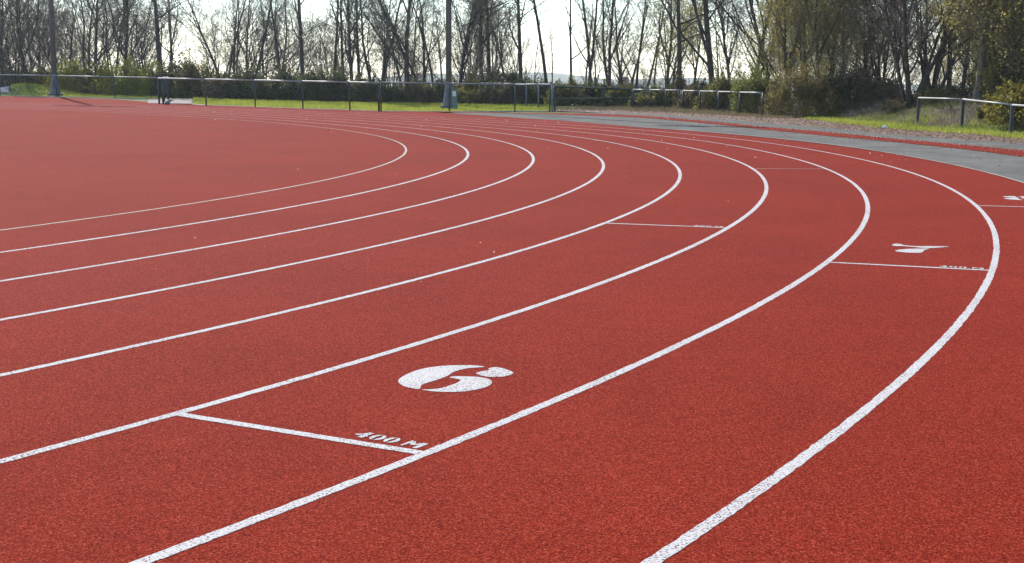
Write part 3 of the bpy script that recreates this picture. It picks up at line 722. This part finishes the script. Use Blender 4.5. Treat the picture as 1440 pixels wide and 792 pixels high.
# the farther rows down the slope
frng = random.Random(17)
for i in range(64):
    px = -60+i*24.4+frng.uniform(-10, 10)
    if 752 < px < 850 and frng.random() < 0.55: continue
    if 268 < px < 310: continue
    if px > 960 and i % 2: continue
    key = frng.choice(['ash0', 'ash1', 'ash2', 'ashl0', 'ashl1', 'fork0', 'fork1', 'fork2', 'slim0', 'slim1', 'thick0', 'thick1'] if px < 960 else ['budt0', 'budt1', 'bud1', 'bud2', 'warmt0', 'slim0', 'warmt1'])
    d_ = frng.uniform(100, 150) if px < 950 else frng.uniform(74, 110)
    kindw = {'a': ('bare branching tree in the farther rows down the slope', 'bare branching trees in the farther rows'), 'f': ('low forking bare tree in the farther rows down the slope', 'forking trees in the farther rows'),
             's': ('slender bare pole tree in the farther rows behind', 'slender trees in the farther rows'), 't': ('many stemmed bare thicket in the farther rows down the slope', 'thickets in the farther rows'),
             'b': ('yellow green budding tree in the wood behind the bank', 'budding trees in the wood behind the bank'), 'w': ('brown leafless thicket in the wood behind the bank', 'brown thickets in the wood behind the bank')}[key[0]]
    tree(key, px, d_, frng.uniform(0.8, 1.15), kindw[0], kindw[1], name={'b': 'budding_tree', 't': 'thicket_tree', 'w': 'thicket_tree'}.get(key[0], 'bare_tree'))

grng = random.Random(23)
for px in (304, 352, 372, 410, 458, 552, 588, 656, 712, 866):
    key = grng.choice(['thick0', 'thick1', 'thick2', 'ashl0', 'ashl1'])
    tree(key, px+grng.uniform(-4, 4), grng.uniform(86, 96), grng.uniform(0.75, 1.0), 'fine twigged %s close behind the hedge' % ('many stemmed thicket' if key[0] == 't' else 'low branching bare tree'),
         'fine twigged %s behind the hedge' % ('thickets' if key[0] == 't' else 'trees'), name='thicket_tree' if key[0] == 't' else 'bare_tree')
# ---- shrubs
def shrub_mesh(seed, leaf, n, size, asp=0.55, stems=26, lump=0.28, shell=0.55, twig=None):
    """unit shrub: radius 1, height 1; lumpy body of leaf clumps"""
    rng = np.random.default_rng(seed)
    nc = 46
    u = rng.uniform(-1, 1, (nc, 2)); u = u[np.hypot(u[:, 0], u[:, 1]) < 1]
    hgt = np.sqrt(np.clip(1-(u**2).sum(1), 0.05, 1)); fr = rng.uniform(0.12, 1.0, len(u))**shell
    C = np.c_[u*0.82, hgt*fr*rng.uniform(0.75, 1.06, len(u))*0.92]; cr = rng.uniform(0.13, lump, len(C))
    k = rng.integers(0, len(C), n)
    d = rng.normal(size=(n, 3)); d /= np.linalg.norm(d, axis=1)[:, None]
    P = C[k]+d*(cr[k]*rng.uniform(0.35, 1.15, n)**0.8)[:, None]
    P[:, 2] = np.abs(P[:, 2])
    # stray shoots break the outline
    ns = 34; k2 = rng.integers(0, len(C), ns); dirs = C[k2]*[0.5, 0.5, 0.6]+[0, 0, 0.55]+rng.normal(0, .28, (ns, 3)); dirs /= np.linalg.norm(dirs, axis=1)[:, None]
    m2 = n//9; j = rng.integers(0, ns, m2)
    P[:m2] = C[k2][j]+dirs[j]*(0.12+0.36*rng.random(m2)**0.8)[:, None]+rng.normal(0, .018, (m2, 3))
    P[:, 2] = np.abs(P[:, 2])
    return C, P, rng
def shrub(name, seed, leaf, twig, p, rx, ry, h, label, cat='shrub', group=None, n=5200, size=0.06, stem_n=40, asp=0.55, rz=0.0, lump=0.30):
    key = (seed, leaf.name, n, round(size, 3), round(rx, 2), round(ry, 2), round(h, 2))
    e = empty(name, p, rz, label, cat, group)
    if key not in PROTO:
        C, P, rng = shrub_mesh(seed, leaf, n, size, lump=lump)
        V, F = quads(P*[rx, ry, h], size, rng, asp)
        lm = mesh_np('foliage', V, F, leaf)
        segs = []
        sc = np.array([rx, ry, h])
        for c in C:
            b0 = np.array([c[0]*.25, c[1]*.25, -0.05]); mdl = b0*.4+c*.6+rng.normal(0, .04, 3)
            for a, b_, r0, r1 in ((b0, mdl, .028, .018), (mdl, c, .018, .009)): segs.append((*(a*sc), *(b_*sc), r0, r1))
            for _ in range(9):
                t = c+rng.normal(0, .15, 3)+[0, 0, .07]; segs.append((*(mdl*sc*.3+c*sc*.7), *(t*sc), .010, .005))
        V, F = tubes(segs, 3); PROTO[key] = (lm, mesh_np('stems', V, F, twig))
    lm, sm = PROTO[key]
    obj('foliage', lm, e); obj('stems', sm, e)
    return e
HG = 'shrubs of the hedge behind the fence'
hr = random.Random(3)
HEDGE = [  # column, distance, half width, half depth, height, leaf, label
 (-40, 93, 3.2, 1.6, 1.9, 'leaf_olive', 'dull olive shrub by the end of the concrete path'),
 (20, 92, 2.6, 1.5, 1.75, 'leaf_dark', 'dark shrub behind the concrete path'),
 (62, 93, 2.5, 1.5, 1.75, 'leaf_olive', 'olive shrub behind the grassy mound'),
 (105, 89, 2.2, 1.4, 2.1, 'leaf_lime', 'yellow green shrub just past the mound mast'),
 (140, 88, 2.0, 1.4, 2.1, 'leaf_olive', 'olive shrub between the lime shrubs by the thin rail'),
 (172, 86, 2.3, 1.4, 2.5, 'leaf_lime', 'bright lime shrub poking above the thin rail fence'),
 (212, 85, 2.0, 1.4, 2.3, 'leaf_lime', 'lime shrub beside the navy barrier panel'),
 (250, 84, 1.9, 1.4, 2.3, 'leaf_dark', 'tall dark shrub behind the gate gap'),
 (278, 83, 1.8, 1.4, 2.35, 'leaf_olive', 'tall olive shrub beside the gate gap'),
 (312, 81, 1.9, 1.3, 1.75, 'leaf_dark', 'dark low shrub under the leaning bare pair'),
 (352, 80, 2.0, 1.3, 1.85, 'leaf_dark', 'dark shrub behind the second panel of the pale rail'),
 (392, 79, 2.0, 1.3, 2.0, 'leaf_dark', 'dark shrub left of the bold straight trunk'),
 (436, 78, 2.1, 1.3, 1.8, 'leaf_dark', 'dark shrub at the foot of the bold straight trunk'),
 (480, 77.5, 2.0, 1.3, 1.75, 'leaf_dark', 'dark shrub under the sapling cluster'),
 (518, 78, 1.5, 1.3, 1.3, 'leaf_dark', 'low dark shrub by the thick rail post'),
 (562, 79, 1.2, 1.2, 0.95, 'leaf_olive', 'low olive shrub in front of the palisade'),
 (594, 80, 1.5, 1.2, 1.25, 'leaf_olive', 'light olive shrub between the stout trunk and the mast'),
 (646, 81, 1.7, 1.3, 1.75, 'leaf_olive', 'olive shrub right behind the cabinet mast'),
 (688, 84, 2.2, 1.6, 2.15, 'leaf_dark', 'tall rounded dark shrub under the tufted pair'),
 (722, 82, 2.0, 1.5, 2.0, 'leaf_dark', 'rounded dark shrub behind the close posted fence'),
 (754, 80, 1.7, 1.4, 1.6, 'leaf_dark', 'dark shrub at the corner of the close posted fence'),
 (800, 78, 2.0, 1.4, 1.45, 'leaf_olive', 'olive shrub below the open sky gap'),
 (838, 77, 1.5, 1.3, 1.2, 'leaf_dark', 'dark low shrub behind the green rail fence'),
 (868, 76, 1.5, 1.3, 1.35, 'leaf_olive', 'loose olive shrub under the goblet forked tree'),
 (908, 72, 1.2, 1.1, 0.9, 'leaf_olive', 'low olive shrub behind the short weathered rail'),
 (934, 72, 1.2, 1.1, 1.35, 'leaf_green', 'fresh green shrub against the ivy clad trunk'),
]
for px, d_, rx, ry, h, lf, lab in HEDGE:
    tw = M['twig_warm'] if lf in ('leaf_lime', 'leaf_olive') else M['twig']
    shrub('hedge_shrub', hr.randint(1, 9999), M[lf], tw, at(px, d_), rx, ry, h*1.02, lab, 'shrub', HG, n=9500, size=0.056, rz=hr.uniform(-.4, .4))
# undergrowth closing the foot of the hedge
for i, (px, d_) in enumerate([(x, 82+0.012*abs(x-480)-0.003*x) for x in range(-60, 900, 34)]):
    shrub('undergrowth_shrub', 500+i % 5, M[['leaf_dark', 'leaf_olive', 'leaf_dark', 'leaf_brown'][i % 4]], M['twig'], at(px, d_-3.2 if px > 300 else d_+7.0), 1.25, 0.8, 0.95+0.25*((i*7) % 3), ['low dark green', 'low olive green', 'low dark green', 'low brown leaved'][i % 4]+' undergrowth clump along the foot of the hedge', 'shrub', ['dark', 'olive', 'dark', 'brown'][i % 4]+' undergrowth along the hedge foot', n=3600, size=0.055)
# ivy on the thick trunk
p = at(951, 67.7)
shrub('ivy', 333, M['leaf_brown'], M['twig_warm'], p, 0.42, 0.42, 2.1, 'brown ivy climbing the thick trunk at the rail fence gap', 'ivy', None, n=2600, size=0.05)
SH = [
 (982, 66, 1.3, 1.1, 1.35, 'leaf_brown', 'brown twiggy shrub behind the low white topped fence'),
 (1018, 64, 1.6, 1.2, 2.0, 'leaf_olive', 'olive shrub above the low white topped fence'),
 (1062, 59, 1.6, 1.2, 2.25, 'leaf_green', 'green shrub over the end of the low white topped fence'),
 (1120, 54.3, 1.7, 1.4, 2.3, 'leaf_olivebrown', 'rounded brown green bush standing proud beside the fence end'),
 (1158, 56.5, 1.25, 1.2, 1.7, 'leaf_dark', 'dark shaded bush at the start of the grass bank'),
 (1195, 58, 1.2, 1.1, 1.5, 'leaf_brown', 'brown shrub at the top of the grass bank'),
 (1236, 56, 1.0, 0.9, 0.85, 'leaf_brown', 'low brown shrub beside the many stemmed tree'),
 (1318, 53, 1.3, 1.0, 0.75, 'leaf_brown', 'low brown bramble behind the bent handrail'),
 (1385, 52, 1.2, 1.0, 1.9, 'leaf_olive', 'tall olive shrub behind the pale barked trunk'),
 (1438, 39.5, 1.3, 1.2, 1.3, 'leaf_yellow', 'bright yellow green bush beside the bent handrail'),
 (1398, 41.5, 0.7, 0.6, 0.85, 'leaf_yellow', 'small yellow bush between two handrail posts'),
 (1425, 47, 1.5, 1.2, 2.3, 'leaf_olive', 'tall olive shrub behind the bright yellow bush'),
 (1480, 46, 1.6, 1.2, 2.6, 'leaf_olive', 'tall olive shrub past the bright yellow bush'),
]
for px, d_, rx, ry, h, lf, lab in SH:
    shrub('shrub', hr.randint(1, 9999), M[lf], M['twig_warm'], at(px, d_), rx, ry, h, lab, 'shrub', 'shrubs on the bank and by the side fence', n=12000 if h > 1 else 5000, size=0.045, rz=hr.uniform(-.4, .4))

br = random.Random(8)
for i in range(34):
    th_ = br.uniform(-6, 36); rho_ = float(E_edge(th_))+br.uniform(2.6, 8.5); x_, y_ = pt(rho_, th_)
    shrub('bramble', 700+i % 5, M[['leaf_brown', 'leaf_brown', 'leaf_olive'][i % 3]], M['twig_warm'], Vector((x_, y_, float(tz(x_, y_))-0.05)), 0.8, 0.7, 0.42+0.12*(i % 4), ['low brown', 'low brown', 'low olive green'][i % 3]+' bramble clump among the trees on the bank', 'bramble', ['brown', 'brown', 'olive'][i % 3]+' brambles on the bank', n=1500, size=0.045)
# ---- grass, dry grass, leaf litter, debris
def blades(name, pts, h, mat, seed, wd=0.012, lean=0.35):
    rng = np.random.default_rng(seed); n = len(pts); P = np.asarray(pts)
    a = rng.uniform(0, 2*math.pi, n); hh_ = h*rng.uniform(0.5, 1.4, n); w_ = wd*rng.uniform(.6, 1.4, n)
    dx = np.c_[np.cos(a), np.sin(a), np.zeros(n)]*w_[:, None]
    tip = P+np.c_[rng.normal(0, lean, n)*hh_, rng.normal(0, lean, n)*hh_, hh_]
    V = np.stack([P-dx, P+dx, tip], 1).reshape(-1, 3)
    return tag(obj(name, mesh_np(name, V, np.arange(n*3).reshape(-1, 3), mat)), kind='stuff')
rng = np.random.default_rng(9)
def in_quad_strip(A, B, n):
    """random points between two polylines"""
    A = np.array([(p.x, p.y) for p in A]); B = np.array([(p.x, p.y) for p in B])
    t = rng.random(n)*(len(A)-1); i = t.astype(int); f = (t-i)[:, None]; s = rng.random(n)[:, None]
    a = A[i]*(1-f)+A[i+1]*f; b_ = B[i]*(1-f)+B[i+1]*f
    return a*(1-s)+b_*s
def with_z(Q, fn=tz, dz=-0.035): return np.c_[Q, fn(Q[:, 0], Q[:, 1])+dz]
back = [at((p.x/p.y)*F_PX+720, d_) for p, d_ in zip(FRONT, (84, 83, 81, 80, 79, 79.5, 80.5, 82, 82.5, 80))]
Q = in_quad_strip([p+Vector((0, .1, 0)) for p in FRONT], back, 60000)
blades('grass', with_z(Q), 0.10, M['blade'], 1, 0.016)
lb = [at(-80, 104), at(0, 99), at(78, 93), at(162, 91), at(222, 89)]
Q = in_quad_strip([p+Vector((0, .1, 0)) for p in LEFTF], lb, 34000)
pxq = Q[:, 0]/Q[:, 1]*F_PX+720
Q = Q[pxq > 22]
blades('grass', with_z(Q), 0.10, M['blade'], 2, 0.018)
th = rng.uniform(-10, 33, 60000); rho = E_edge(th)+rng.random(60000)**1.35*3.8+rng.normal(0, .12, 60000)
x, y = pt(rho, th); keep = (bank_noise(x*1.7, y*1.9)+rng.normal(0, .35, len(x)) > -0.45+0.25*np.clip(rho-E_edge(th)-1.2, 0, 3))
blades('grass', with_z(np.c_[x, y][keep]), 0.12, M['blade'], 3, 0.011)
th = rng.uniform(-10, 40, 17000); rho = E_edge(th)+1.6+rng.random(17000)*5.0
x, y = pt(rho, th); keep = bank_noise(x*1.3+3, y*1.1)+rng.normal(0, .35, len(x)) > 0.1-0.12*np.clip(rho-E_edge(th)-1, 0, 4)
blades('dry_grass', with_z(np.c_[x, y][keep]), 0.24, M['blade_dry'], 4, 0.009, 0.55)
th = rng.uniform(-10, 36, 26000); rho = E_edge(th)+1.2+rng.random(26000)*4.6
x, y = pt(rho, th); keep = bank_noise(x*1.9+1, y*1.6+2)+rng.normal(0, .3, len(x)) > 0.16
blades('rough_grass', with_z(np.c_[x, y][keep]), 0.17, M['blade_dark'], 14, 0.011, 0.5)
th = rng.uniform(34, 51, 9000); rho = E_edge(th)-0.4+rng.normal(0, .5, 9000); x, y = pt(rho, th)
blades('dry_grass', with_z(np.c_[x, y]), 0.13, M['blade_dry'], 5, 0.010, 0.6)
x, y = pt(E_edge(th)+0.5+rng.random(9000)*6, rng.uniform(40, 53, 9000))
blades('dry_grass', with_z(np.c_[x, y]), 0.18, M['blade_dry'], 6, 0.012, 0.55)

def flakes(name, Q, zf, size, mat, seed):
    rg = np.random.default_rng(seed); n = len(Q); a = rg.uniform(0, 6.28, n); s = size*rg.uniform(.5, 1.4, n)
    u = np.c_[np.cos(a), np.sin(a), rg.normal(0, .25, n)]*s[:, None]; v = np.c_[-np.sin(a), np.cos(a), rg.normal(0, .25, n)]*(s*.55)[:, None]
    P = np.c_[Q, zf(Q[:, 0], Q[:, 1])+0.012+0.3*s]
    V = np.stack([P-u, P-v, P+u, P+v], 1).reshape(-1, 3)
    return tag(obj(name, mesh_np(name, V, np.arange(n*4).reshape(-1, 4), mat)), kind='stuff')
mx = lambda x, y: np.maximum(gz(x, y), tz(x, y))
n = 24000; th = rng.uniform(-12, 51, n); s = rng.random(n); rho = D_edge(th)+(E_edge(th)+0.3-D_edge(th))*s+rng.normal(0, .2, n)
flakes('leaf_litter', np.c_[pt(rho, th)], mx, 0.030, M['litter'], 1)
n = 3500; th = rng.uniform(-12, 50, n); rho = C_edge(th)-rng.exponential(.5, n)+.35
flakes('leaf_litter', np.c_[pt(rho, th)], mx, 0.024, M['litter'], 2)
n = 1500; th = rng.uniform(-12, 48, n); rho = B_edge(th)-rng.exponential(1.1, n)
flakes('leaf_litter', np.c_[pt(rho, th)], mx, 0.018, M['litter'], 6)
n = 170; x = rng.uniform(-26, 14, n); y = 3+rng.random(n)**0.7*52
r_, t_ = polar(x, y); k = r_ < 38
flakes('scattered_debris', np.c_[x, y][k], gz, 0.011, M['debris'], 3)
n = 130; th = rng.uniform(0, 60, n); rho = A_edge-rng.exponential(3.0, n)
flakes('scattered_debris', np.c_[pt(rho, th)], gz, 0.022, M['debris'], 4)
# a scrap of white litter on the verge
p = GP(1244, 181.5); bm = bmesh.new(); bmesh.ops.create_icosphere(bm, subdivisions=2, radius=0.075)
rl = random.Random(2)
for v in bm.verts: v.co = Vector((v.co.x*1.3, v.co.y, max(v.co.z, -0.03)*.8))*rl.uniform(.7, 1.25)
o = obj('litter_scrap', bm_mesh('litter_scrap', bm, M['litter_white']), None, p+Vector((0, 0, 0.05)))
tag(o, 'crumpled white scrap of litter on the leaf strewn verge', 'litter')

# ------------------------------------------------------------------ houses down the slope
def house(p, rz, w_, d_, eh, rh, wall, label, nwin=3):
    e = empty('house', p, rz, label, 'house', None)
    bm = bmesh.new(); add_box(bm, (0, 0, eh/2-0.5), (w_, d_, eh+1.0))
    # gable ends
    for s in (-1, 1):
        a = [bm.verts.new((s*(w_/2), -d_/2, eh)), bm.verts.new((s*(w_/2), d_/2, eh)), bm.verts.new((s*(w_/2), 0, eh+rh))]
        bm.faces.new(a)
    obj('wall', bm_mesh('wall', bm, wall), e)
    bm = bmesh.new()
    for s in (-1, 1):
        t_ = 0.12; o_ = 0.35
        P = [(-w_/2-o_, s*(d_/2+o_), eh-rh*o_/(d_/2)), (w_/2+o_, s*(d_/2+o_), eh-rh*o_/(d_/2)), (w_/2+o_, 0, eh+rh), (-w_/2-o_, 0, eh+rh)]
        lo = [bm.verts.new(q) for q in P]; up = [bm.verts.new((q[0], q[1], q[2]+t_)) for q in P]
        for f in ([lo[0], lo[1], lo[2], lo[3]], [up[3], up[2], up[1], up[0]], *[[lo[i], lo[(i+1) % 4], up[(i+1) % 4], up[i]] for i in range(4)]): bm.faces.new(f)
    bmesh.ops.recalc_face_normals(bm, faces=bm.faces[:])
    rf = obj('roof', bm_mesh('roof', bm, M['slate']), e)
    bm = bmesh.new(); add_box(bm, (w_*.3, 0, eh+rh+.4), (.9, .6, 1.6)); obj('chimney', bm_mesh('chimney', bm, M['brick_wall']), rf)
    for fl in range(2):
        for i in range(nwin):
            x_ = (i+.5)/nwin*w_-w_/2; z_ = 1.4+fl*2.6
            bm = bmesh.new(); add_box(bm, (x_, -d_/2-0.03, z_), (1.3, .1, 1.3)); wn = obj('window', bm_mesh('window', bm, M['white_wall']), e)
            for q in (-.3, .3):
                bm = bmesh.new(); add_box(bm, (x_+q, -d_/2-0.09, z_), (.5, .03, 1.08)); obj('pane', bm_mesh('pane', bm, M['window']), wn)
house(at(842, 190)+Vector((0, 0, 0.5)), R(24), 13, 8, 5.2, 3.4, M['white_wall'], 'white house with blue slate roof beyond the open sky gap')
house(at(908, 240)+Vector((0, 0, 0.5)), R(-12), 11, 8, 5.2, 3.0, M['white_wall'], 'white gabled house seen over the green palisade')
house(at(555, 230)+Vector((0, 0, 0.5)), R(10), 14, 9, 5.6, 3.4, M['brick_wall'], 'brick house seen between the thick rail post and stout trunk')
house(at(330, 250)+Vector((0, 0, 0.5)), R(-20), 12, 8, 5.2, 3.2, M['brick_wall'], 'brick house behind the leaning bare pair')

# ------------------------------------------------------------------ air
hz = bpy.data.materials.new('haze'); hz.use_nodes = True; t = hz.node_tree
t.nodes.remove(t.nodes['Principled BSDF'])
pv = t.nodes.new('ShaderNodeVolumePrincipled'); pv.inputs['Color'].default_value = (0.86, 0.92, 1.0, 1); pv.inputs['Density'].default_value = 0.00022
pv.inputs['Anisotropy'].default_value = 0.3
t.links.new(pv.outputs[0], t.nodes['Material Output'].inputs['Volume'])
bm = bmesh.new(); add_box(bm, (0, 0, 12), (6600, 6600, 64))
tag(obj('haze', bm_mesh('haze', bm, hz)), kind='stuff')
